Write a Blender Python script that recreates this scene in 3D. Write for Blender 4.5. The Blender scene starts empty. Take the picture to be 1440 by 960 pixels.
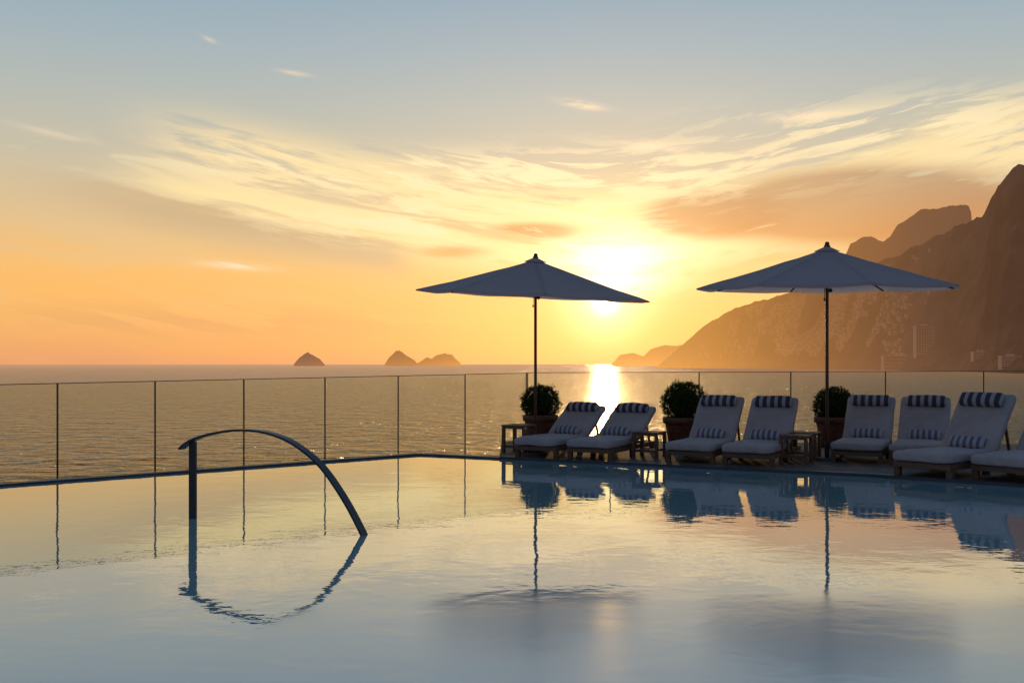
import bpy, bmesh, math, random
from mathutils import Vector, Matrix, noise
from mathutils.bvhtree import BVHTree
random.seed(7)
S=bpy.context.scene
S.view_settings.view_transform='Standard'; S.view_settings.look='None'; S.view_settings.exposure=0
COL=S.collection
EYE=1.5
SEA=-18.0
SUN_AZ=math.radians(5.35); SUN_EL=math.radians(3.6)
SUNV=Vector((math.sin(SUN_AZ)*math.cos(SUN_EL),math.cos(SUN_AZ)*math.cos(SUN_EL),math.sin(SUN_EL)))

def lin(r,g,b):
    f=lambda c:(c/255/12.92 if c/255<=.04045 else ((c/255+.055)/1.055)**2.4)
    return (f(r),f(g),f(b),1)

# ---------------- node helper
class N:
    def __init__(s,nt): s.nt=nt
    def node(s,t,**k):
        n=s.nt.nodes.new(t)
        for a,b in k.items(): setattr(n,a,b)
        return n
    def put(s,sock,v):
        if isinstance(v,bpy.types.NodeSocket): s.nt.links.new(v,sock)
        elif v is not None: sock.default_value=v
    def m(s,op,a,b=None,c=None,clamp=False):
        n=s.node('ShaderNodeMath',operation=op); n.use_clamp=clamp
        s.put(n.inputs[0],a); s.put(n.inputs[1],b); s.put(n.inputs[2],c)
        return n.outputs[0]
    def ramp(s,fac,stops,interp='LINEAR'):
        n=s.node('ShaderNodeValToRGB'); n.color_ramp.interpolation=interp
        e=n.color_ramp.elements
        while len(e)<len(stops): e.new(.5)
        for i,(p,c) in enumerate(stops): e[i].position=p
        for i,(p,c) in enumerate(stops): e[i].position=p; e[i].color=c
        s.put(n.inputs[0],fac); return n.outputs[0]
    def mix(s,fac,a,b,mode='MIX'):
        n=s.node('ShaderNodeMixRGB',blend_type=mode)
        s.put(n.inputs[0],fac); s.put(n.inputs[1],a); s.put(n.inputs[2],b); return n.outputs[0]
    def comb(s,x,y,z):
        n=s.node('ShaderNodeCombineXYZ'); s.put(n.inputs[0],x);s.put(n.inputs[1],y);s.put(n.inputs[2],z); return n.outputs[0]
    def noise(s,vec,scale,detail=4,rough=.5,dist=0):
        n=s.node('ShaderNodeTexNoise'); s.put(n.inputs['Vector'],vec)
        n.inputs['Scale'].default_value=scale; n.inputs['Detail'].default_value=detail
        n.inputs['Roughness'].default_value=rough; n.inputs['Distortion'].default_value=dist
        return n.outputs[0]
    def smooth(s,v,a,b,lo=0.,hi=1.):
        n=s.node('ShaderNodeMapRange',interpolation_type='SMOOTHSTEP')
        s.put(n.inputs[0],v); n.inputs[1].default_value=a;n.inputs[2].default_value=b
        n.inputs[3].default_value=lo;n.inputs[4].default_value=hi; return n.outputs[0]
    def gauss(s,a,e,a0,e0,sa,se):
        x=s.m('DIVIDE',s.m('SUBTRACT',a,a0),sa); y=s.m('DIVIDE',s.m('SUBTRACT',e,e0),se)
        r=s.m('ADD',s.m('MULTIPLY',x,x),s.m('MULTIPLY',y,y))
        return s.m('EXPONENT',s.m('MULTIPLY',r,-1.))

# ---------------- world
W=bpy.data.worlds.new("World"); S.world=W; W.use_nodes=True
try:
    W.cycles.sampling_method='MANUAL'; W.cycles.sample_map_resolution=512
except Exception: pass
nt=W.node_tree; nt.nodes.clear(); h=N(nt)
tc=h.node('ShaderNodeTexCoord'); sep=h.node('ShaderNodeSeparateXYZ')
nt.links.new(tc.outputs['Generated'],sep.inputs[0])
X,Y,Z=sep.outputs
a=h.m('ARCTAN2',X,Y); e=h.m('ARCSINE',Z)
en=h.m('DIVIDE',h.m('MAXIMUM',e,0.),.6)
q=lambda v:v/.6
base=h.ramp(en,[(0,lin(230,160,114)),(q(.02),lin(240,170,108)),(q(.05),lin(247,184,112)),(q(.09),lin(243,192,122)),(q(.14),lin(224,192,144)),
   (q(.19),lin(203,191,165)),(q(.25),lin(182,187,180)),(q(.30),lin(164,180,187)),(q(.36),lin(144,170,188)),(q(.5),lin(120,149,177)),(1,lin(84,114,152))])
back=h.ramp(en,[(0,lin(102,94,106)),(q(.15),lin(112,107,120)),(q(.4),lin(88,99,122)),(1,lin(78,100,132))])
bf=h.smooth(h.m('ABSOLUTE',h.m('SUBTRACT',a,SUN_AZ)),.7,2.0)
col=h.mix(bf,base,back)
ea=h.m('SUBTRACT',a,.09)
ab=h.m('SQRT',h.m('ADD',h.m('MULTIPLY',ea,ea),.004))
ep=h.m('SUBTRACT',e,h.m('MULTIPLY',ab,.17))
v1=h.comb(h.m('MULTIPLY',a,3.6),h.m('MULTIPLY',ep,28.),1.7)
v2=h.comb(h.m('MULTIPLY',a,10.),h.m('MULTIPLY',ep,75.),3.3)
n1=h.noise(v1,1.2,5,.62,.35); n2=h.noise(v2,1.,5,.65,.5)
n12=h.m('ADD',h.m('MULTIPLY',n1,.62),h.m('MULTIPLY',n2,.38))
# bright golden cloud band across the middle of the sky
zero=0.
band=h.gauss(zero,ep,0.,.118,1.,.047)
bandaz=h.m('MULTIPLY',h.smooth(a,-.40,-.24),h.smooth(a,.75,1.2,1.,0.))
broad=h.m('MULTIPLY',h.m('MULTIPLY',h.smooth(n12,.405,.515),h.smooth(band,.05,.8)),bandaz)
nearsun=h.m('EXPONENT',h.m('MULTIPLY',h.m('ABSOLUTE',ea),-2.4))
lit=h.mix(nearsun,lin(255,222,172),lin(255,232,166))
col=h.mix(h.m('MULTIPLY',broad,.95),col,lit)
# orange lower cloud patches on the left
g=h.m('MULTIPLY',h.gauss(a,e,-.45,.065,.30,.045),h.smooth(n12,.43,.53))
col=h.mix(h.m('MULTIPLY',g,.8),col,lin(254,186,100))
g=h.m('MULTIPLY',h.gauss(a,e,-.30,.04,.26,.018),h.smooth(n12,.45,.54))
col=h.mix(h.m('MULTIPLY',g,.45),col,lin(214,154,112))
# grey wedge at left, beneath the bright streak: top edge sharp, sloping down toward the sun
wl=h.m('SUBTRACT',e,h.m('ADD',.120,h.m('MULTIPLY',h.m('ADD',a,.11),-.17)))
wl=h.m('ADD',wl,h.m('MULTIPLY',h.m('SUBTRACT',n12,.5),.030))
wedge=h.m('MULTIPLY',h.m('MULTIPLY',h.smooth(wl,-.005,.002,1.,0.),h.smooth(wl,-.050,-.010)),h.m('MULTIPLY',h.smooth(a,-.50,-.30),h.smooth(a,-.13,-.085,1.,0.)))
col=h.mix(h.m('MULTIPLY',wedge,.9),col,lin(204,174,134))
edge=h.m('MULTIPLY',h.gauss(zero,wl,0.,.011,1.,.012),h.m('MULTIPLY',h.smooth(a,-.42,-.28),h.smooth(a,-.10,-.05,1.,0.)))
col=h.mix(h.m('MULTIPLY',edge,h.smooth(n2,.3,.55,.5,1.)),col,lin(255,228,166))
# dark cloud banks right of the sun
for (a0,e0,sa,se,k) in ((.33,.150,.13,.034,1.2),(.20,.146,.065,.022,1.15),(.45,.120,.12,.045,.85),(.02,.132,.055,.010,.8),(-.06,.112,.05,.009,.5)):
    g=h.m('MULTIPLY',h.gauss(a,e,a0,e0,sa,se),h.smooth(n12,.37,.50,.15,1.))
    g=h.smooth(h.m('MULTIPLY',g,k),.14,.62)
    col=h.mix(h.m('MULTIPLY',g,.9),col,h.mix(h.smooth(e,.10,.19),lin(212,142,78),lin(180,146,114)))
# bright wisps
wm=h.m('ADD',h.m('ADD',h.gauss(a,e,-.14,.190,.22,.016),h.gauss(a,e,.38,.218,.17,.024)),h.m('ADD',h.gauss(a,e,.10,.185,.16,.024),h.gauss(a,e,-.05,.140,.17,.020)))
wi=h.m('MULTIPLY',h.smooth(n2,.47,.58),h.m('MINIMUM',wm,1.))
col=h.mix(h.m('MULTIPLY',wi,.95),col,lin(255,234,186))
# isolated small cloudlets higher up
def cl(a0,e0,sa,se,k,tilt):
    e2=h.m('SUBTRACT',e,h.m('MULTIPLY',h.m('SUBTRACT',a,a0),tilt))
    return h.m('MULTIPLY',h.m('MULTIPLY',h.gauss(a,e2,a0,e0,sa,se),h.smooth(n2,.34,.52)),k)
for c in ((.070,.254,.020,.0035,1.,-.18),(.29,.234,.04,.004,1.,.02),(.140,.212,.035,.006,.9,-.1),(-.295,.302,.006,.002,.4,-.3),(-.215,.278,.014,.002,.5,-.1),(-.43,.207,.03,.0025,.4,-.15),(-.27,.095,.03,.0035,.9,-.05)):
    col=h.mix(h.m('MINIMUM',cl(*c),1.),col,lin(252,226,188))
# sun glow
vm=h.node('ShaderNodeVectorMath',operation='DOT_PRODUCT'); nt.links.new(tc.outputs['Generated'],vm.inputs[0]); vm.inputs[1].default_value=SUNV
d=h.m('ARCCOSINE',h.m('MINIMUM',vm.outputs['Value'],.9999999))
dn=h.m('ADD',d,h.m('MULTIPLY',h.m('SUBTRACT',n2,.5),.018))
g1=h.m('MULTIPLY',h.m('EXPONENT',h.m('MULTIPLY',h.m('POWER',h.m('DIVIDE',d,.0095),2.),-1.)),3.5)
g1b=h.m('MULTIPLY',h.m('EXPONENT',h.m('MULTIPLY',h.m('POWER',h.m('DIVIDE',d,.036),2.),-1.)),.75)
g2=h.m('MULTIPLY',h.m('EXPONENT',h.m('DIVIDE',h.m('MAXIMUM',dn,0.),-.13)),.60)
g3=h.m('MULTIPLY',h.gauss(a,e,.104,.100,.056,.030),h.smooth(n2,.28,.62,.5,1.))
def scalec(f,c):
    n=h.node('ShaderNodeVectorMath',operation='SCALE'); n.inputs[0].default_value=c[:3]; h.put(n.inputs['Scale'],f); return n.outputs[0]
col=h.mix(1.,col,scalec(g1,(1,.85,.6)),'ADD')
col=h.mix(1.,col,scalec(g1b,(1,.80,.5)),'ADD')
col=h.mix(1.,col,scalec(g2,(.70,.34,.10)),'ADD')
col=h.mix(1.,col,scalec(h.m('MULTIPLY',g3,1.3),(.9,.74,.60)),'ADD')
# physical sky underneath
sky=h.node('ShaderNodeTexSky'); sky.sky_type='NISHITA'; sky.sun_disc=False
sky.sun_elevation=SUN_EL; sky.sun_rotation=SUN_AZ
bg1=h.node('ShaderNodeBackground'); nt.links.new(col,bg1.inputs[0]); bg1.inputs[1].default_value=.95
bg2=h.node('ShaderNodeBackground'); nt.links.new(sky.outputs[0],bg2.inputs[0]); bg2.inputs[1].default_value=.01
ad=h.node('ShaderNodeAddShader'); nt.links.new(bg1.outputs[0],ad.inputs[0]); nt.links.new(bg2.outputs[0],ad.inputs[1])
out=h.node('ShaderNodeOutputWorld'); nt.links.new(ad.outputs[0],out.inputs[0])

# ---------------- sun (veiled by low haze)
L=bpy.data.lights.new('sun','SUN'); L.energy=.32; L.angle=math.radians(1.2); L.color=(1,.58,.26)
lo=bpy.data.objects.new('sun',L); COL.objects.link(lo); lo.rotation_mode='QUATERNION'; lo.rotation_quaternion=SUNV.to_track_quat('Z','Y')

# ---------------- materials
def newmat(name):
    m=bpy.data.materials.new(name); m.use_nodes=True; nt=m.node_tree; nt.nodes.clear()
    h=N(nt); o=h.node('ShaderNodeOutputMaterial'); return m,h,o
def pbr(name,c,rough=.6,metal=0,var=.15,scale=8,bump=.0,bscale=60,bdist=.003,stretch=(1,1,1),spec=.5):
    m,h,o=newmat(name); t=h.node('ShaderNodeTexCoord'); mp=h.node('ShaderNodeMapping')
    h.nt.links.new(t.outputs['Object'],mp.inputs[0]); mp.inputs['Scale'].default_value=stretch
    n=h.noise(mp.outputs[0],scale,5,.6)
    c=(*c,1)
    dk=tuple(x*(1-var) for x in c[:3])+(1,); lt=tuple(min(1,x*(1+var)) for x in c[:3])+(1,)
    cc=h.mix(h.smooth(n,.3,.7),dk,lt)
    p=h.node('ShaderNodeBsdfPrincipled'); h.put(p.inputs['Base Color'],cc)
    p.inputs['Roughness'].default_value=rough; p.inputs['Metallic'].default_value=metal
    p.inputs['Specular IOR Level'].default_value=spec
    if bump:
        b=h.node('ShaderNodeBump'); b.inputs['Strength'].default_value=bump; b.inputs['Distance'].default_value=bdist
        h.put(b.inputs['Height'],h.noise(mp.outputs[0],bscale,4,.6)); h.nt.links.new(b.outputs[0],p.inputs['Normal'])
    h.nt.links.new(p.outputs[0],o.inputs[0]); return m
WOOD=pbr('teak_wood',(.16,.085,.045),.6,var=.35,scale=5,stretch=(14,1.5,14),bump=.5)
DECK=pbr('deck_stone',(.11,.085,.065),.7,var=.25,scale=3,bump=.4)
COPE=pbr('dark_coping_stone',(.035,.05,.06),.45,var=.3,scale=4,bump=.3)
CLOTH=pbr('off_white_canvas',(.43,.39,.375),.9,var=.08,scale=5,bump=.8,bscale=6,bdist=.04,spec=.1)
POT=pbr('terracotta',(.17,.075,.04),.75,var=.3,scale=7,bump=.4)
SOIL=pbr('soil',(.03,.02,.015),.95)
STEEL=pbr('dark_bronze_steel',(.05,.06,.075),.42,metal=.7,var=.1)
RAILM=pbr('rail_metal',(.16,.12,.08),.35,metal=.8,var=.15)
POLE=pbr('umbrella_pole_wood',(.14,.07,.035),.45,var=.3,scale=6)
WALLM=pbr('building_wall',(.35,.33,.30),.8)

def stripes(name,pitch,duty,c1,c2):
    m,h,o=newmat(name); t=h.node('ShaderNodeTexCoord'); s=h.node('ShaderNodeSeparateXYZ'); h.nt.links.new(t.outputs['Object'],s.inputs[0])
    f=h.m('FRACT',h.m('ADD',h.m('DIVIDE',s.outputs[0],pitch),20.25))
    fac=h.m('GREATER_THAN',f,duty)
    cc=h.mix(fac,(*c1,1),(*c2,1))
    n=h.noise(t.outputs['Object'],220,2); cc=h.mix(.15,cc,h.mix(n,(0,0,0,1),(1,1,1,1)),'OVERLAY')
    p=h.node('ShaderNodeBsdfPrincipled'); h.put(p.inputs['Base Color'],cc); p.inputs['Roughness'].default_value=.9; p.inputs['Specular IOR Level'].default_value=.1
    b=h.node('ShaderNodeBump'); b.inputs['Strength'].default_value=.5; b.inputs['Distance'].default_value=.015
    h.put(b.inputs['Height'],h.noise(t.outputs['Object'],12,3)); h.nt.links.new(b.outputs[0],p.inputs['Normal'])
    h.nt.links.new(p.outputs[0],o.inputs[0]); return m
STR1=stripes('navy_stripe_canvas',.118,.55,(.065,.07,.105),(.42,.39,.38))
STR2=stripes('blue_stripe_canvas',.085,.5,(.15,.17,.26),(.46,.43,.42))

# canopy
CAN,h,o=newmat('umbrella_canvas')
t=h.node('ShaderNodeTexCoord'); cc=h.mix(h.noise(t.outputs['Object'],3,4),(.50,.47,.50,1),(.60,.57,.60,1))
df=h.node('ShaderNodeBsdfDiffuse'); tr=h.node('ShaderNodeBsdfTranslucent'); h.put(df.inputs[0],cc); tr.inputs[0].default_value=(.90,.74,.64,1)
mx=h.node('ShaderNodeMixShader'); mx.inputs[0].default_value=.5
h.nt.links.new(df.outputs[0],mx.inputs[1]);h.nt.links.new(tr.outputs[0],mx.inputs[2]);h.nt.links.new(mx.outputs[0],o.inputs[0])

# glass
GL,h,o=newmat('balustrade_glass')
tp=h.node('ShaderNodeBsdfTransparent'); tp.inputs[0].default_value=(.965,.97,.89,1)
gl=h.node('ShaderNodeBsdfGlossy'); gl.inputs['Roughness'].default_value=.02; gl.inputs[0].default_value=(.9,.95,.9,1)
fn=h.node('ShaderNodeFresnel'); fn.inputs[0].default_value=1.45
mx=h.node('ShaderNodeMixShader'); h.put(mx.inputs[0],h.m('MULTIPLY',fn.outputs[0],.8))
h.nt.links.new(tp.outputs[0],mx.inputs[1]);h.nt.links.new(gl.outputs[0],mx.inputs[2]);h.nt.links.new(mx.outputs[0],o.inputs[0])

# pool water: mirror calm, with a rougher patch added at the near end to blur umbrella reflections
PW,h,o=newmat('pool_water')
geo=h.node('ShaderNodeNewGeometry'); mp=h.node('ShaderNodeMapping'); h.nt.links.new(geo.outputs['Position'],mp.inputs[0]); mp.inputs['Scale'].default_value=(1,1.3,1)
hgt=h.m('ADD',h.noise(mp.outputs[0],1.6,2,.5,.4),h.m('MULTIPLY',h.noise(mp.outputs[0],8.,2,.5,.2),.26))
b=h.node('ShaderNodeBump'); b.inputs['Strength'].default_value=1; b.inputs['Distance'].default_value=.0028; h.put(b.inputs['Height'],hgt)
s=h.node('ShaderNodeSeparateXYZ'); h.nt.links.new(geo.outputs['Position'],s.inputs[0])
yy=h.m('ADD',s.outputs[1],h.m('MULTIPLY',h.noise(geo.outputs['Position'],.6,2),.5))
yy=h.m('SUBTRACT',yy,h.smooth(s.outputs[0],-1.7,-.9,0.,1.35))
rg=h.smooth(yy,4.85,5.9,.165,.012)
df=h.node('ShaderNodeBsdfDiffuse'); df.inputs[0].default_value=(.31,.53,.56,1)
gl=h.node('ShaderNodeBsdfGlossy'); h.put(gl.inputs['Roughness'],rg); gl.inputs[0].default_value=(.985,.98,.96,1)
h.nt.links.new(b.outputs[0],gl.inputs['Normal'])
fn=h.node('ShaderNodeFresnel'); fn.inputs[0].default_value=1.70
mx=h.node('ShaderNodeMixShader'); h.put(mx.inputs[0],h.m('POWER',fn.outputs[0],.56))
h.nt.links.new(df.outputs[0],mx.inputs[1]);h.nt.links.new(gl.outputs[0],mx.inputs[2]);h.nt.links.new(mx.outputs[0],o.inputs[0])

# sea
SW,h,o=newmat('sea_water')
geo=h.node('ShaderNodeNewGeometry'); P=geo.outputs['Position']
mp=h.node('ShaderNodeMapping'); h.nt.links.new(P,mp.inputs[0]); mp.inputs['Rotation'].default_value=(0,0,.25); mp.inputs['Scale'].default_value=(.8,1,1)
hgt=h.m('ADD',h.m('MULTIPLY',h.noise(mp.outputs[0],.11,2,.5,.3),2.6),h.m('MULTIPLY',h.noise(mp.outputs[0],.28,3,.6,.8),1.7))
b=h.node('ShaderNodeBump'); b.inputs['Strength'].default_value=1; b.inputs['Distance'].default_value=2.8; h.put(b.inputs['Height'],hgt)
p=h.node('ShaderNodeBsdfPrincipled'); p.inputs['Base Color'].default_value=(.16,.19,.13,1); p.inputs['Roughness'].default_value=.2; p.inputs['IOR'].default_value=1.5
h.nt.links.new(b.outputs[0],p.inputs['Normal'])
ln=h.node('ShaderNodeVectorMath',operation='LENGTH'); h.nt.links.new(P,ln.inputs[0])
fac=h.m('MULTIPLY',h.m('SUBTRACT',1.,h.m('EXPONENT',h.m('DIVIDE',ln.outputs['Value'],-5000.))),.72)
em=h.node('ShaderNodeEmission'); em.inputs[0].default_value=lin(214,160,118)  # horizon haze painted on the water as a glow growing with distance
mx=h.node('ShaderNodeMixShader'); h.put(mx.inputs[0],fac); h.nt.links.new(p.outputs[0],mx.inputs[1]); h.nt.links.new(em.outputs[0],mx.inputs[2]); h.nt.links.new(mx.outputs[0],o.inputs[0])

# aerial perspective painted into distant terrain/buildings as emission tinted by sun angle
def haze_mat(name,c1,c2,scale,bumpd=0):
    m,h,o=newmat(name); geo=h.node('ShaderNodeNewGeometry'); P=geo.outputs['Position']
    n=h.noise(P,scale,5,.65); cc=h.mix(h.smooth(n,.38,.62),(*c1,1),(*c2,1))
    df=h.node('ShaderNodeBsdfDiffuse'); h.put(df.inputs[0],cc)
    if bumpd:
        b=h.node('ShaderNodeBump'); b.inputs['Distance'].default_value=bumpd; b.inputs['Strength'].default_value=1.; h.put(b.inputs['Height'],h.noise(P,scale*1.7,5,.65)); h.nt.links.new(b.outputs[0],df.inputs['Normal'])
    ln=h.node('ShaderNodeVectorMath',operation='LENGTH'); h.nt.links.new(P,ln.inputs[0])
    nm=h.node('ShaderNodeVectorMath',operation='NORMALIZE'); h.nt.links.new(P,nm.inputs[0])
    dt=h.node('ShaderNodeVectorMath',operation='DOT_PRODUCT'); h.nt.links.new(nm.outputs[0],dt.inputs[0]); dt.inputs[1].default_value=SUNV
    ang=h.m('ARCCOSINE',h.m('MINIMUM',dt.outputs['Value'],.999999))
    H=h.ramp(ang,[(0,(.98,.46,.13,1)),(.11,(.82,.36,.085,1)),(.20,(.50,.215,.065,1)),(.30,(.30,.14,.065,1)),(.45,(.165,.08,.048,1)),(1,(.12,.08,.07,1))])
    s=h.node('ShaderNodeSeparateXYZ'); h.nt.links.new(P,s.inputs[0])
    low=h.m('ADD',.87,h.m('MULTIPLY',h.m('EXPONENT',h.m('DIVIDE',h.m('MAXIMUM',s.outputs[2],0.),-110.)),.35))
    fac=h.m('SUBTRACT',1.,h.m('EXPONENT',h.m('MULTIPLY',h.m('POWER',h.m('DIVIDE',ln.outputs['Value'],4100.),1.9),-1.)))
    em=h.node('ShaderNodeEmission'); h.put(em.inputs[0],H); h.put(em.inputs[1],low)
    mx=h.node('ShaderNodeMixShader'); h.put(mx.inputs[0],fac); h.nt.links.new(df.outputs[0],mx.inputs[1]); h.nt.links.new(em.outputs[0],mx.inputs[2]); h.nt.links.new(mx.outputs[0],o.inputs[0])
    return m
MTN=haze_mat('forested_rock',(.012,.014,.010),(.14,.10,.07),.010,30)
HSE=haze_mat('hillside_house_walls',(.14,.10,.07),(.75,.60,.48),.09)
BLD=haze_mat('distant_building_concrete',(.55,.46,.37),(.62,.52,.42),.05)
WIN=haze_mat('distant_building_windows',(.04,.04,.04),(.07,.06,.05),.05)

# ---------------- mesh helpers
def obj(name,bm,mats,parent=None,smooth=False,loc=(0,0,0),rot=(0,0,0)):
    me=bpy.data.meshes.new(name); bm.normal_update(); bm.to_mesh(me); bm.free()
    for m in (mats if isinstance(mats,(list,tuple)) else [mats]): me.materials.append(m)
    if smooth:
        for p in me.polygons: p.use_smooth=True
    ob=bpy.data.objects.new(name,me); COL.objects.link(ob); ob.location=loc; ob.rotation_euler=rot
    if parent: ob.parent=parent
    return ob
def empty(name,loc=(0,0,0),rz=0):
    e=bpy.data.objects.new(name,None); COL.objects.link(e); e.location=loc; e.rotation_euler=(0,0,rz); e.empty_display_size=.2; return e
def box(bm,x0,x1,y0,y1,z0,z1,mat=0,M=None):
    vs=[bm.verts.new((x,y,z)) for z in (z0,z1) for x,y in ((x0,y0),(x1,y0),(x1,y1),(x0,y1))]
    if M is not None:
        for v in vs: v.co=M@v.co
    for f in ((3,2,1,0),(4,5,6,7),(0,1,5,4),(1,2,6,5),(2,3,7,6),(3,0,4,7)):
        fc=bm.faces.new([vs[i] for i in f]); fc.material_index=mat
def bar(bm,p,q,w,t=None,mat=0,roll=Vector((0,0,1))):
    p=Vector(p);q=Vector(q); t=t or w; d=(q-p); L=d.length; d.normalize()
    up=roll if abs(d.dot(roll))<.98 else Vector((1,0,0))
    s=d.cross(up).normalized(); u=s.cross(d)
    M=Matrix((( s.x,d.x,u.x,p.x),(s.y,d.y,u.y,p.y),(s.z,d.z,u.z,p.z),(0,0,0,1)))
    box(bm,-w/2,w/2,0,L,-t/2,t/2,mat,M)
def cyl(bm,p,q,r0,r1=None,seg=16,cap=True):
    p=Vector(p);q=Vector(q); r1=r0 if r1 is None else r1; d=(q-p).normalized()
    s=d.cross(Vector((0,0,1)) if abs(d.z)<.95 else Vector((1,0,0))).normalized(); u=s.cross(d)
    A=[];B=[]
    for i in range(seg):
        c=math.cos(i*math.tau/seg);n=math.sin(i*math.tau/seg)
        A.append(bm.verts.new(p+(s*c+u*n)*r0));B.append(bm.verts.new(q+(s*c+u*n)*r1))
    for i in range(seg):
        j=(i+1)%seg; bm.faces.new((A[i],A[j],B[j],B[i]))
    if cap: bm.faces.new(A[::-1]); bm.faces.new(B)
def rbox(hx,hy,hz,r,puff=0,cuts=9,seed=0):
    bm=bmesh.new(); bmesh.ops.create_cube(bm,size=2)
    bmesh.ops.subdivide_edges(bm,edges=bm.edges[:],cuts=cuts,use_grid_fill=True)
    for v in bm.verts:
        c=[math.sin(k*math.pi/2)*.5+k*.5 for k in v.co]
        p=Vector((c[0]*hx,c[1]*hy,c[2]*hz)); a=min(r,hx*.99);b=min(r,hy*.99);cz=min(r,hz*.99); rr=min(a,b,cz)
        qv=Vector((max(-hx+rr,min(hx-rr,p.x)),max(-hy+rr,min(hy-rr,p.y)),max(-hz+rr,min(hz-rr,p.z))))
        dd=p-qv
        if dd.length>1e-6: p=qv+dd.normalized()*min(rr,dd.length if max(abs(dd.x),abs(dd.y),abs(dd.z))<rr*.999 else rr)
        k=(1-(p.x/hx)**2)*(1-(p.y/hy)**2)
        p.z+=math.copysign(1,p.z)*puff*max(0,k)*(abs(p.z)/hz)
        nn=noise.noise(Vector((p.x*4+seed*3.1,p.y*4,p.z*4+seed)))
        p.z+=nn*.014
        p.x+=noise.noise(Vector((p.x*3,p.y*3+seed,5)))*.010
        v.co=p
    return bm

# ---------------- pool geometry (plan, metres)
PA=Vector((-1.52,16.41)); dirL=Vector((-4.76,-4.2)).normalized()
PB=Vector((4.7,13.28)); PC=Vector((8.5,10.43)); PD=Vector((14,5.5))
PL=PA+dirL*22
outline=[PL,PA,PB,PC,PD,Vector((14,-8)),Vector((PL.x,-8))]
bm=bmesh.new(); bm.faces.new([bm.verts.new((p.x,p.y,0)) for p in outline][::-1]); bm.normal_update()
for f in bm.faces:
    if f.normal.z<0: f.normal_flip()
pool=empty('swimming_pool')
obj('pool_water_surface',bm,PW,pool)
def strip(name,a,b,w,z0,z1,mat,parent,side=1,ext=0):
    d=(b-a).normalized(); n=Vector((-d.y,d.x))*side
    a=a-d*ext; b=b+d*ext
    bm=bmesh.new(); P=[a,b,b+n*w,a+n*w]
    lo_=[bm.verts.new((p.x,p.y,z0)) for p in P]; hi=[bm.verts.new((p.x,p.y,z1)) for p in P]
    bm.faces.new(hi); bm.faces.new(lo_[::-1])
    for i in range(4):
        j=(i+1)%4; bm.faces.new((lo_[i],lo_[j],hi[j],hi[i]))
    bmesh.ops.recalc_face_normals(bm,faces=bm.faces[:])
    return obj(name,bm,mat,parent)
strip('overflow_edge',PL,PA,.16,-.45,.028,COPE,pool,1)
DE=Vector((-.2,PA.y+(PB.y-PA.y)/(PB.x-PA.x)*(-.2-PA.x)))
strip('overflow_edge_end',PA,DE,.16,-.45,.027,COPE,pool,1)
strip('deck_coping',DE,PB,.14,-.45,.042,COPE,pool,1)
strip('deck_coping_2',PB,PC,.14,-.45,.043,COPE,pool,1)
strip('deck_coping_3',PC,PD,.14,-.45,.044,COPE,pool,1)

# deck (z = 0.038, sits just behind coping)
GC=Vector((.275,19.26)); slopeR=-.119
def glassR(x): return 19.293+slopeR*x
bm=bmesh.new()
off=Vector((.06,.10))
poly=[DE+Vector((0.0,.1)),PB+off,PC+off,PD+off,Vector((19,5.6)),Vector((19,glassR(19))),Vector((GC.x,GC.y)),Vector((-.2,18.7))]
hi=[bm.verts.new((p.x,p.y,.038)) for p in poly]; lo_=[bm.verts.new((p.x,p.y,-.44)) for p in poly]
bm.faces.new(hi); bm.faces.new(lo_[::-1])
for i in range(len(poly)):
    j=(i+1)%len(poly); bm.faces.new((lo_[i],lo_[j],hi[j],hi[i]))
bmesh.ops.recalc_face_normals(bm,faces=bm.faces[:])
obj('sun_deck',bm,DECK)
DZ=.038
# supporting building
bm=bmesh.new()
gl_far=GC+dirL*27
poly=[gl_far+Vector((-.3,.3)),GC+Vector((0,.35)),Vector((22,glassR(22)+.3)),Vector((22,-12)),Vector((gl_far.x-.3,-12))]
hi=[bm.verts.new((p.x,p.y,-.46)) for p in poly]; lo_=[bm.verts.new((p.x,p.y,SEA)) for p in poly]
bm.faces.new(hi); bm.faces.new(lo_[::-1])
for i in range(len(poly)):
    j=(i+1)%len(poly); bm.faces.new((lo_[i],lo_[j],hi[j],hi[i]))
bmesh.ops.recalc_face_normals(bm,faces=bm.faces[:])
obj('hotel_building_roof',bm,WALLM)

# ---------------- glass balustrade
def balustrade(pts,z0):
    root=empty('glass_balustrade')
    gb=bmesh.new(); pb=bmesh.new()
    for (p,zt) in pts:
        bar(pb,(p.x,p.y,z0),(p.x,p.y,zt),.014,.022)
    for (p,zt),(q,zq) in zip(pts[:-1],pts[1:]):
        d=(q-p).normalized(); n=Vector((-d.y,d.x))*.006; P=p+d*.014; Q=q-d*.014
        vs=[]
        for s in (-1,1):
            for (r,z) in ((P,z0),(Q,z0),(Q,zq-.012),(P,zt-.012)): vs.append(gb.verts.new((r.x+n.x*s,r.y+n.y*s,z)))
        for f in ((0,1,2,3),(7,6,5,4),(0,4,5,1),(1,5,6,2),(2,6,7,3),(3,7,4,0)): gb.faces.new([vs[i] for i in f])
        bar(pb,(p.x,p.y,zt),(q.x,q.y,zq),.03,.012)
    bmesh.ops.recalc_face_normals(gb,faces=gb.faces[:])
    obj('glass_panels',gb,GL,root); obj('posts_and_top_rail',pb,RAILM,root)
xs=[.275,-.861,-1.975,-3.065,-4.139,-5.18,-6.19]+[-6.19-1.0*i for i in range(1,15)]
pts=[]
for x in xs:
    zt=1.239+(x+6.19)/6.465*.089 if x>-8 else 1.214
    pts.append((Vector((x,19.017+.882*x)),zt))
balustrade(pts,-.44)
xs=[.30,1.88,3.546,5.228,6.926,8.65,10.37,12.1,13.8,15.5,17.2,18.9]
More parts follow.
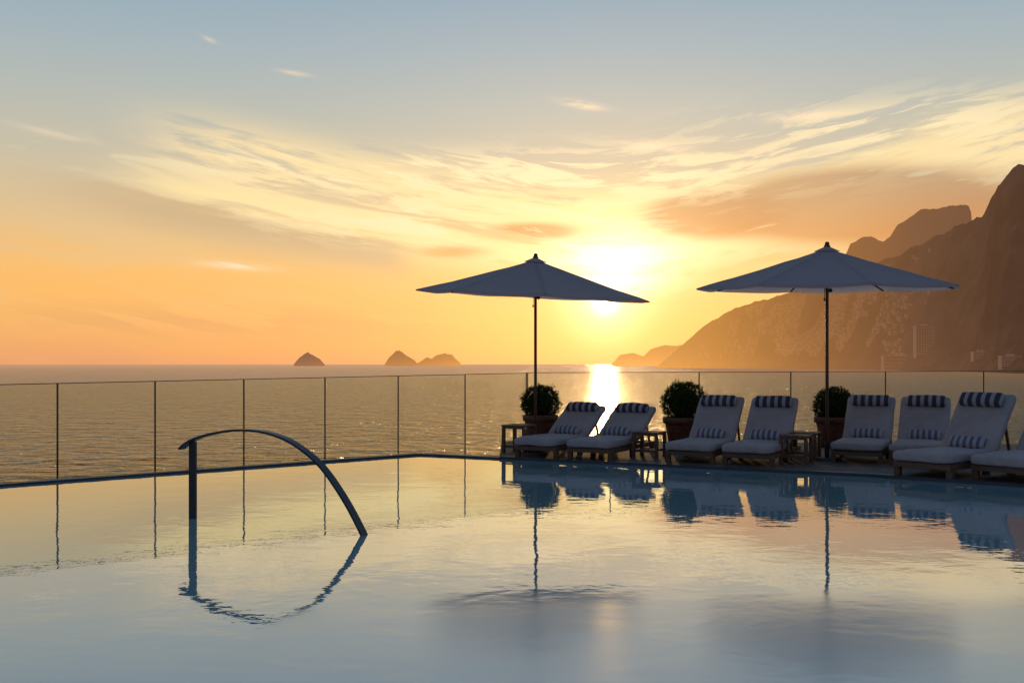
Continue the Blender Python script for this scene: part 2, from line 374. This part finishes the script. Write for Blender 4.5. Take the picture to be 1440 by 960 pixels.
pts=[(Vector((x,glassR(x))),1.335+.04*min(1,x/9.3)) for x in xs]
balustrade(pts,DZ)

# ---------------- handrail arch in pool
hr=empty('pool_handrail')
A0=Vector((-3.11,9.7,0)); A1=Vector((-1.3,8.75,0)); dv=A1-A0; nrm=Vector((-dv.y,dv.x,0)).normalized()
prof=[(-.074,.672),(-.03,.73),(.0175,.772),(.09,.815),(.176,.849),(.26,.872),(.35,.880),(.44,.870),(.519,.842),(.585,.803),(.642,.752),(.705,.683),(.7616,.602),(.812,.508),(.859,.402),(.903,.292),(.943,.18),(1.0,0),(1.06,-.22)]
# catmull-rom resample
def cr(P,n=6):
    out=[]
    for i in range(len(P)-1):
        p0=P[max(0,i-1)];p1=P[i];p2=P[i+1];p3=P[min(len(P)-1,i+2)]
        for k in range(n):
            t=k/n; out.append(tuple(.5*((2*b)+(c-a)*t+(2*a-5*b+4*c-d)*t*t+(-a+3*b-3*c+d)*t**3) for a,b,c,d in zip(p0,p1,p2,p3)))
    out.append(P[-1]); return out
pp=[A0+dv*s+Vector((0,0,z)) for s,z in cr(prof)]
bm=bmesh.new(); wdt=.085; th=.020; prev=None
for i,p in enumerate(pp):
    t=(pp[min(i+1,len(pp)-1)]-pp[max(i-1,0)]).normalized(); u=nrm.cross(t).normalized()
    ring=[bm.verts.new(p+nrm*(wdt/2)*sx+u*(th/2)*sz) for sx,sz in ((-1,-1),(1,-1),(1,1),(-1,1))]
    if prev:
        for k in range(4): bm.faces.new((prev[k],prev[(k+1)%4],ring[(k+1)%4],ring[k]))
    else: bm.faces.new(ring)
    prev=ring
bm.faces.new(prev)
bmesh.ops.recalc_face_normals(bm,faces=bm.faces[:])
obj('arched_flat_bar',bm,STEEL,hr)
bm=bmesh.new(); d=dv.normalized()
bar(bm,A0+Vector((0,0,-.3)),A0+Vector((0,0,.746)),.085,.024,roll=d.cross(Vector((0,0,1))))
obj('upright_bar',bm,STEEL,hr)

# ---------------- loungers
def lounger(x,y,theta,alpha,seed,sc=1.):
    root=empty('sun_lounger',(x,y,DZ),-math.radians(theta)); root.scale=(sc,sc,sc)
    W_=.74; hg=1.17; al=math.radians(alpha); BL=.90
    bm=bmesh.new()
    for xx in (.03,W_-.03):
        box(bm,xx-.025,xx+.025,.02,1.92,.105,.175)
        for yy in (.08,.95,1.82): box(bm,xx-.035,xx+.035,yy-.035,yy+.035,0,.104)
    for yy in (.02,1.87): box(bm,.056,W_-.056,yy,yy+.05,.107,.17)
    for i in range(13): 
        yy=.10+i*.083; box(bm,.056,W_-.056,yy,yy+.06,.150,.172)
    c,s=math.cos(al),math.sin(al); hz=.185
    for xx in (.075,W_-.075):
        bar(bm,(xx,hg,hz),(xx,hg+c*BL,hz+s*BL),.04,.035)
        bar(bm,(xx+.01,hg+c*BL*.62,hz+s*BL*.60),(xx+.01,min(1.86,hg+c*BL*.62+.16),.13),.03)
    for i in range(10):
        k=.05+i*.09; bar(bm,(.10,hg+c*k,hz+s*k),(W_-.10,hg+c*k,hz+s*k),.055,.018,roll=Vector((0,-s,c)))
    obj('wooden_frame',bm,WOOD,root)
    obj('seat_cushion',rbox(W_/2,.60,.062,.045,.014,seed=seed),CLOTH,root,True,(W_/2,.575,.24))
    nx,nz=-s,c
    bl=BL/2+.015
    cy=hg+.03+c*bl+nx*.08; cz=hz+s*bl+nz*.08
    obj('back_cushion',rbox(W_/2,bl,.055,.045,.016,seed=seed+5),CLOTH,root,True,(W_/2,cy,cz),(al,0,0))
    k=BL-.10
    j=random.uniform(-.02,.02)
    obj('head_bolster',rbox(.29,.10,.05,.048,.025,seed=seed+8),STR1,root,True,(W_/2+j,hg+c*k+nx*.165,hz+s*k+nz*.165),(al,0,random.uniform(-.03,.03)))
    # strap that holds the bolster over the top of the back
    bm=bmesh.new()
    for xx in (W_/2-.16,W_/2+.16):
        bar(bm,(xx,hg+c*(k+.06)+nx*.15,hz+s*(k+.06)+nz*.15),(xx,hg+c*(BL+.05)+nx*.03,hz+s*(BL+.05)+nz*.03),.02,.004)
    obj('bolster_straps',bm,CLOTH,root)
    obj('lumbar_pillow',rbox(.235,.09,.045,.044,.035,seed=seed+11),STR2,root,True,(W_/2+random.uniform(-.03,.03),hg-.015,.365),(al*.9,0,random.uniform(-.08,.08)))
for i,(x,y,t,al,sc) in enumerate(((.03,15.80,29,30,1),(.84,15.42,29,30,1),(2.28,14.88,28,46,1),(3.05,14.50,28,46,1),(4.76,14.9,27,46,1),(5.50,14.54,27,47,1),(5.05,13.22,52,52,1.06),(5.84,12.69,52,52,1.06))):
    lounger(x,y,t,al,i*7,sc)

# ---------------- side tables
def table(x,y,rz,sz=.44,ht=.44):
    r=empty('side_table',(x,y,DZ),-math.radians(rz)); bm=bmesh.new(); k=sz/2
    for sx in (-1,1):
        for sy in (-1,1): box(bm,sx*(k-.03)-.025,sx*(k-.03)+.025,sy*(k-.03)-.025,sy*(k-.03)+.025,0,ht-.061)
    for i in range(6):
        w=sz/6; box(bm,-k+i*w+.004,-k+(i+1)*w-.004,-k,k,ht-.025,ht)
    box(bm,-k+.01,k-.01,-k+.01,-k+.035,ht-.06,ht-.027); box(bm,-k+.01,k-.01,k-.035,k-.01,ht-.06,ht-.027)
    for i in range(5):
        w=(sz-.12)/5; box(bm,-k+.06+i*w,-k+.06+(i+1)*w-.012,-k+.056,k-.056,.10,.12)
    box(bm,-k+.056,k-.056,-k+.03,-k+.055,.085,.125); box(bm,-k+.056,k-.056,k-.055,k-.03,.085,.125)
    obj('slatted_table',bm,WOOD,r)
table(.12,16.55,29,.44,.46); table(2.17,15.75,28,.44,.40); table(4.20,14.72,28,.42,.42); table(4.52,15.35,27,.42,.42)

# ---------------- umbrellas
def umbrella(x,y,R,rim,apex,tilt,rotz):
    root=empty('patio_umbrella',(x,y,DZ)); rim-=DZ; apex-=DZ
    bm=bmesh.new()
    cyl(bm,(0,0,.05),(0,0,apex-.05),.026,.024,16)
    obj('pole',bm,POLE,root,True)
    bm=bmesh.new(); cyl(bm,(0,0,0),(0,0,.045),.24,.22,32); cyl(bm,(0,0,.0455),(0,0,.30),.036,.036,16)
    obj('base',bm,STEEL,root)
    top=empty('canopy_frame',(0,0,apex)); top.parent=root; top.rotation_euler=tilt
    H=apex-rim; NR=10; NS=8; sub=6
    bm=bmesh.new(); rings=[]
    def prof(r): return -H*(r**.93)*1.0-.0
    for i in range(NR+1):
        r=.03+.97*i/NR; ring=[]
        for k in range(NS*sub):
            t=(k%sub)/sub; a=(k/sub)*math.tau/NS+rotz
            cut=math.cos(math.pi/NS)/math.cos(math.pi/NS*(2*t-1))   # straight chord between ribs
            bow=4*t*(1-t)
            rr=R*r*cut*(1-.018*bow*r*r)
            z=prof(r)-.040*bow*r*(1-.4*r)
            z+=.012*noise.noise(Vector((k*.4,i*.6,x)))
            ring.append(bm.verts.new((math.cos(a)*rr,math.sin(a)*rr,z)))
        rings.append(ring)
    n=NS*sub
    for A,B in zip(rings[:-1],rings[1:]):
        for k in range(n): bm.faces.new((A[k],A[(k+1)%n],B[(k+1)%n],B[k]))
    # hem
    C=[bm.verts.new(v.co+Vector((0,0,-.022))) for v in rings[-1]]
    for k in range(n): bm.faces.new((rings[-1][k],rings[-1][(k+1)%n],C[(k+1)%n],C[k]))
    bm.faces.new(rings[0][::-1])
    ob=obj('canopy',bm,CAN,top)
    me=ob.data
    for p in me.polygons: p.use_smooth=True
    for ed in me.edges:
        v0,v1_=ed.vertices
        if v0<len(rings)*n and v1_<len(rings)*n and v0%n==v1_%n and (v0%n)%sub==0: ed.use_edge_sharp=True
    # vent cap
    bm=bmesh.new(); r0=[];r1=[]
    for k in range(NS*2):
        a=k*math.tau/(NS*2)+rotz; cc_=1 if k%2==0 else .95
        r0.append(bm.verts.new((math.cos(a)*.03,math.sin(a)*.03,.025))); r1.append(bm.verts.new((math.cos(a)*.20*cc_,math.sin(a)*.20*cc_,prof(.10)+.022)))
    for k in range(NS*2): j=(k+1)%(NS*2); bm.faces.new((r0[k],r0[j],r1[j],r1[k]))
    bm.faces.new(r0[::-1]); obj('vent_cap',bm,CAN,top)
    bm=bmesh.new(); cyl(bm,(0,0,.02),(0,0,.045),.05,.045); bmesh.ops.create_uvsphere(bm,u_segments=14,v_segments=8,radius=.036,matrix=Matrix.Translation((0,0,.065)))
    obj('finial',bm,POLE,top,True)
    bm=bmesh.new()
    for k in range(NS):
        a=k*math.tau/NS+rotz; ca,sa=math.cos(a),math.sin(a)
        P=lambda r:(ca*R*r,sa*R*r,prof(r)-.022)
        for i in range(5): bar(bm,P(.03+.19*i),P(.03+.19*(i+1)),.018,.022)
        bar(bm,P(.5),(ca*.05,sa*.05,prof(.5)-.22),.014,.018)
    cyl(bm,(0,0,prof(.5)-.28),(0,0,prof(.5)-.18),.055,.055,14); cyl(bm,(0,0,-.13),(0,0,-.06),.055,.055,14)
    obj('ribs_and_struts',bm,POLE,top)
    bm=bmesh.new(); z=apex-H-.02
    cyl(bm,(.05,-.01,z-.02),(.05,.01,z-.02),.03,.03,12); cyl(bm,(.06,0,z-.05),(.055,0,z+.2),.005,.005,6); cyl(bm,(-.04,0,z-.15),(-.03,0,z+.2),.005,.005,6)
    cyl(bm,(-.04,0,z-.18),(-.04,0,z-.14),.012,.012,8)
    obj('pulley_and_cord',bm,STEEL,root)
umbrella(.396,16.8,1.99,2.66,3.27,(math.radians(3.6),math.radians(2.8),0),math.radians(4))
umbrella(4.81,15.2,1.99,2.665,3.27,(math.radians(2.8),0,0),0)

# ---------------- potted boxwood
LEAF,h,o=newmat('boxwood_leaves')
oi=h.node('ShaderNodeNewGeometry'); nn=h.noise(oi.outputs['Position'],14,3)
cc=h.mix(h.smooth(nn,.35,.65),(.018,.035,.012,1),(.07,.10,.03,1))
df=h.node('ShaderNodeBsdfDiffuse'); tr=h.node('ShaderNodeBsdfTranslucent'); h.put(df.inputs[0],cc); h.put(tr.inputs[0],cc)
mx=h.node('ShaderNodeMixShader'); mx.inputs[0].default_value=.3
h.nt.links.new(df.outputs[0],mx.inputs[1]);h.nt.links.new(tr.outputs[0],mx.inputs[2]);h.nt.links.new(mx.outputs[0],o.inputs[0])
def planter(x,y,r,zc,ptop,prad):
    root=empty('potted_boxwood',(x,y,DZ)); zc-=DZ; ptop-=DZ
    bm=bmesh.new(); pr=[(.66,0),(.72,.03),(.93,.75),(.96,.8),(1.06,.82),(1.07,.97),(1.03,1.),(.92,1.),(.9,.9)]
    rings=[[bm.verts.new((math.cos(k*math.tau/32)*prad*a,math.sin(k*math.tau/32)*prad*a,b*ptop)) for k in range(32)] for a,b in pr]
    for A,B in zip(rings[:-1],rings[1:]):
        for k in range(32): bm.faces.new((A[k],A[(k+1)%32],B[(k+1)%32],B[k]))
    bm.faces.new(rings[0][::-1]); obj('terracotta_pot',bm,POT,root,True)
    bm=bmesh.new(); cyl(bm,(0,0,ptop*.88),(0,0,ptop*.92),prad*.91); obj('soil',bm,SOIL,root)
    bm=bmesh.new()
    for k in range(5):
        a=k*1.3; cyl(bm,(.03*math.cos(a),.03*math.sin(a),ptop*.9),(r*.5*math.cos(a),r*.5*math.sin(a),zc+r*.2),.014,.006,6)
    obj('stems',bm,POLE,root)
    bm=bmesh.new()
    rnd=random.Random(int(x*100))
    for i in range(5200):
        v=Vector((rnd.gauss(0,1),rnd.gauss(0,1),rnd.gauss(0,1))).normalized()
        lump=1+.18*noise.noise(v*3.2+Vector((x,0,0)))+.12*noise.noise(v*8+Vector((0,x,0)))
        rr=r*lump*(rnd.uniform(.72,1.0)**.6); 
        if rnd.random()<.10: rr*=rnd.uniform(1.03,1.14)
        c=v*rr; c.z*=.94; c.z+=zc
        if c.z<ptop*.95: continue
        s=rnd.uniform(.011,.021); d=(v+Vector((rnd.uniform(-1,1),rnd.uniform(-1,1),rnd.uniform(-.6,1)))*.9).normalized()
        u=d.orthogonal().normalized(); u.rotate(Matrix.Rotation(rnd.uniform(0,6.28),3,d)); w=d.cross(u)
        bm.faces.new([bm.verts.new(c+k) for k in (-d*s,u*s*.6,d*s*1.3,-u*s*.6)])
    bmesh.ops.create_icosphere(bm,subdivisions=3,radius=r*.70,matrix=Matrix.Translation((0,0,zc)))
    obj('foliage',bm,LEAF,root)
planter(.51,17.8,.345,.80,.60,.30)
planter(2.93,17.0,.375,.85,.60,.33)
planter(5.66,17.5,.345,.77,.58,.32)

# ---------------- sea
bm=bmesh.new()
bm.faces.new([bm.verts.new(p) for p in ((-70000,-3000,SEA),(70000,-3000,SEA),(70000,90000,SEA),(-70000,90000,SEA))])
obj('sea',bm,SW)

# ---------------- terrain ridges.  table rows: (east/north ratio, height/north ratio)
def interp(T,u,k=1):
    for p,q in zip(T[:-1],T[1:]):
        if p[0]<=u<=q[0]:
            t=(u-p[0])/(q[0]-p[0]); return p[k]*(1-t)+q[k]*t
    return T[0][k] if u<T[0][0] else T[-1][k]
def ridge(name,T,Dfun,nu,nv,rough,steep=1.35,seed=0,rn=.02,expo=1.25):
    u0,u1=T[0][0],T[-1][0]; bm=bmesh.new(); grid=[]
    for i in range(nu+1):
        u=u0+(u1-u0)*i/nu; D=Dfun(u); H=max(2,interp(T,u)*D+1.5-SEA); row=[]
        wd=max(H*steep,30); 
        for j in range(-nv,nv+1):
            v=j/nv; dd=D+v*wd*(1.0 if j<0 else .8)
            prof=(1-abs(v))**expo
            x,y=u*dd,dd
            n=noise.fractal(Vector((x/wd*2.2+seed,y/wd*1.4,seed)),.9,2.1,6)
            n2=noise.fractal(Vector((x*.012+seed,y*.012,seed*2)),.8,2.1,4)
            z=SEA-3+(H+3)*prof+n*H*rough*math.sin(math.pi*min(1,abs(v)*1.0))+n2*H*rn*(1-abs(v))
            row.append(bm.verts.new((x,y,z)))
        grid.append(row)
    for A,B in zip(grid[:-1],grid[1:]):
        for j in range(len(A)-1): bm.faces.new((A[j],B[j],B[j+1],A[j+1]))
    bmesh.ops.recalc_face_normals(bm,faces=bm.faces[:])
    tree=BVHTree.FromBMesh(bm)
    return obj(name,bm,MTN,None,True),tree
M1=[(.145,-.003),(.150,.0015),(.161,.0107),(.175,.0229),(.189,.035),(.200,.043),(.221,.054),(.243,.062),(.271,.070),(.307,.078),(.343,.0886),(.379,.107),(.407,.1186),(.436,.133),(.457,.143),(.475,.151),(.482,.166),(.489,.181),(.4986,.194),(.5086,.2007),(.518,.1986),(.536,.179),(.571,.144),(.629,.101),(.714,.051),(.807,.003)]
D1=lambda u: 5200-(min(u,.5)-.15)/.35*2300 if u<.5 else 2900-(u-.5)*1500
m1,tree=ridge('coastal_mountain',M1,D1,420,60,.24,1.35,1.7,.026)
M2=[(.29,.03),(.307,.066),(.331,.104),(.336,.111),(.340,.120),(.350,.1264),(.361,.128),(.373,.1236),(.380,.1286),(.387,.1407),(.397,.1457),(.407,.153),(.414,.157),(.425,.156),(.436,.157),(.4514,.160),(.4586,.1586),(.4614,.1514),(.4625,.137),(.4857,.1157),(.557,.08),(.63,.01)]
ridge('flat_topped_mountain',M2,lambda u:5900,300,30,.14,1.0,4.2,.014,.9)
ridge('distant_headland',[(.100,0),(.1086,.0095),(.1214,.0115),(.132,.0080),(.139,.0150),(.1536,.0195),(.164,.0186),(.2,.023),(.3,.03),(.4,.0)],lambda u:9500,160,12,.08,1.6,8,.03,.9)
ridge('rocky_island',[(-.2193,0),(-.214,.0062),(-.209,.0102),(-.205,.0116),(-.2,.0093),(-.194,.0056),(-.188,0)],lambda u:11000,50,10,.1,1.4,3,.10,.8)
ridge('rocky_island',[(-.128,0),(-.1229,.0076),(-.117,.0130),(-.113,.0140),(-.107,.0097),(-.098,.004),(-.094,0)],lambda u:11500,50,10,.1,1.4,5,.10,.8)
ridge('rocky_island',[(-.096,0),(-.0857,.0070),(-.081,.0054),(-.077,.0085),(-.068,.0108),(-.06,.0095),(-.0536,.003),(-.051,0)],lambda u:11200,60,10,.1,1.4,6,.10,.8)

# hillside houses
def ground(x,y):
    r=tree.ray_cast(Vector((x,y,3000)),Vector((0,0,-1))); return r[0].z if r[0] else None
bm=bmesh.new(); rnd=random.Random(3); cnt=0
for i in range(12000):
    if cnt>1900: break
    u=rnd.gauss(.31,.04); D=D1(u); H=interp(M1,u)*D
    v=rnd.uniform(.06,.72); dd=D-v*H*1.35
    if noise.noise(Vector((u*45,dd*.006,1)))<-.05: continue
    z=ground(u*dd,dd)
    if z is None or z<SEA+12 : continue
    s=rnd.uniform(5,11); hh=rnd.uniform(5,13); M=Matrix.Translation((u*dd,dd,z))@Matrix.Rotation(rnd.uniform(-.5,.5),4,'Z')
    box(bm,-s*.6,s*.6,-s*.6,s*.6,-6,hh,0,M); cnt+=1
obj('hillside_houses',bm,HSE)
# towers near the shore
def tower(name,u,v,w,dp,top,floors):
    D=D1(u); H=interp(M1,u)*D; dd=D-v*H*1.35; x=u*dd; z=ground(x,dd) or SEA
    r=empty(name,(x,dd,z)); bm=bmesh.new(); hh=max(16,top*dd+1.5-z)
    box(bm,-w/2+1,w/2-1,-dp/2+1,dp/2-1,-10,hh-1,1)
    fh=hh/floors
    for i in range(floors+1): box(bm,-w/2,w/2,-dp/2,dp/2,i*fh-1.0,i*fh+.35,0)
    nb=max(3,int(w/7))
    for i in range(nb+1):
        xx=-w/2+.3+i*(w-.6)/nb; box(bm,xx-.25,xx+.25,-dp/2-.2,-dp/2+1.2,0,hh,0)
    box(bm,-w/2-.3,-w/2+1.6,-dp/2-.3,dp/2+.3,-8,hh+1,0); box(bm,w/2-1.6,w/2+.3,-dp/2-.3,dp/2+.3,-8,hh+1,0)
    box(bm,-w*.15,w*.2,-3,3,hh+.4,hh+5,0)
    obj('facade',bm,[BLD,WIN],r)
tower('hotel_tower',.4136,.90,54,20,.0385,14)
tower('low_rise_building',.388,.93,100,20,.0085,4)
tower('apartment_block',.352,.52,30,16,.047,9)
tower('apartment_block',.340,.50,20,14,.040,7)
tower('apartment_block',.470,.93,40,14,.006,4)
tower('apartment_block',.500,.93,44,14,.008,5)

# ---------------- camera
cd=bpy.data.cameras.new('camera'); cd.lens=35; cd.sensor_width=36; cd.clip_start=.05; cd.clip_end=200000; cd.shift_y=.0222
cam=bpy.data.objects.new('camera',cd); COL.objects.link(cam); cam.location=(0,0,EYE); cam.rotation_euler=(math.radians(90),0,0); S.camera=cam
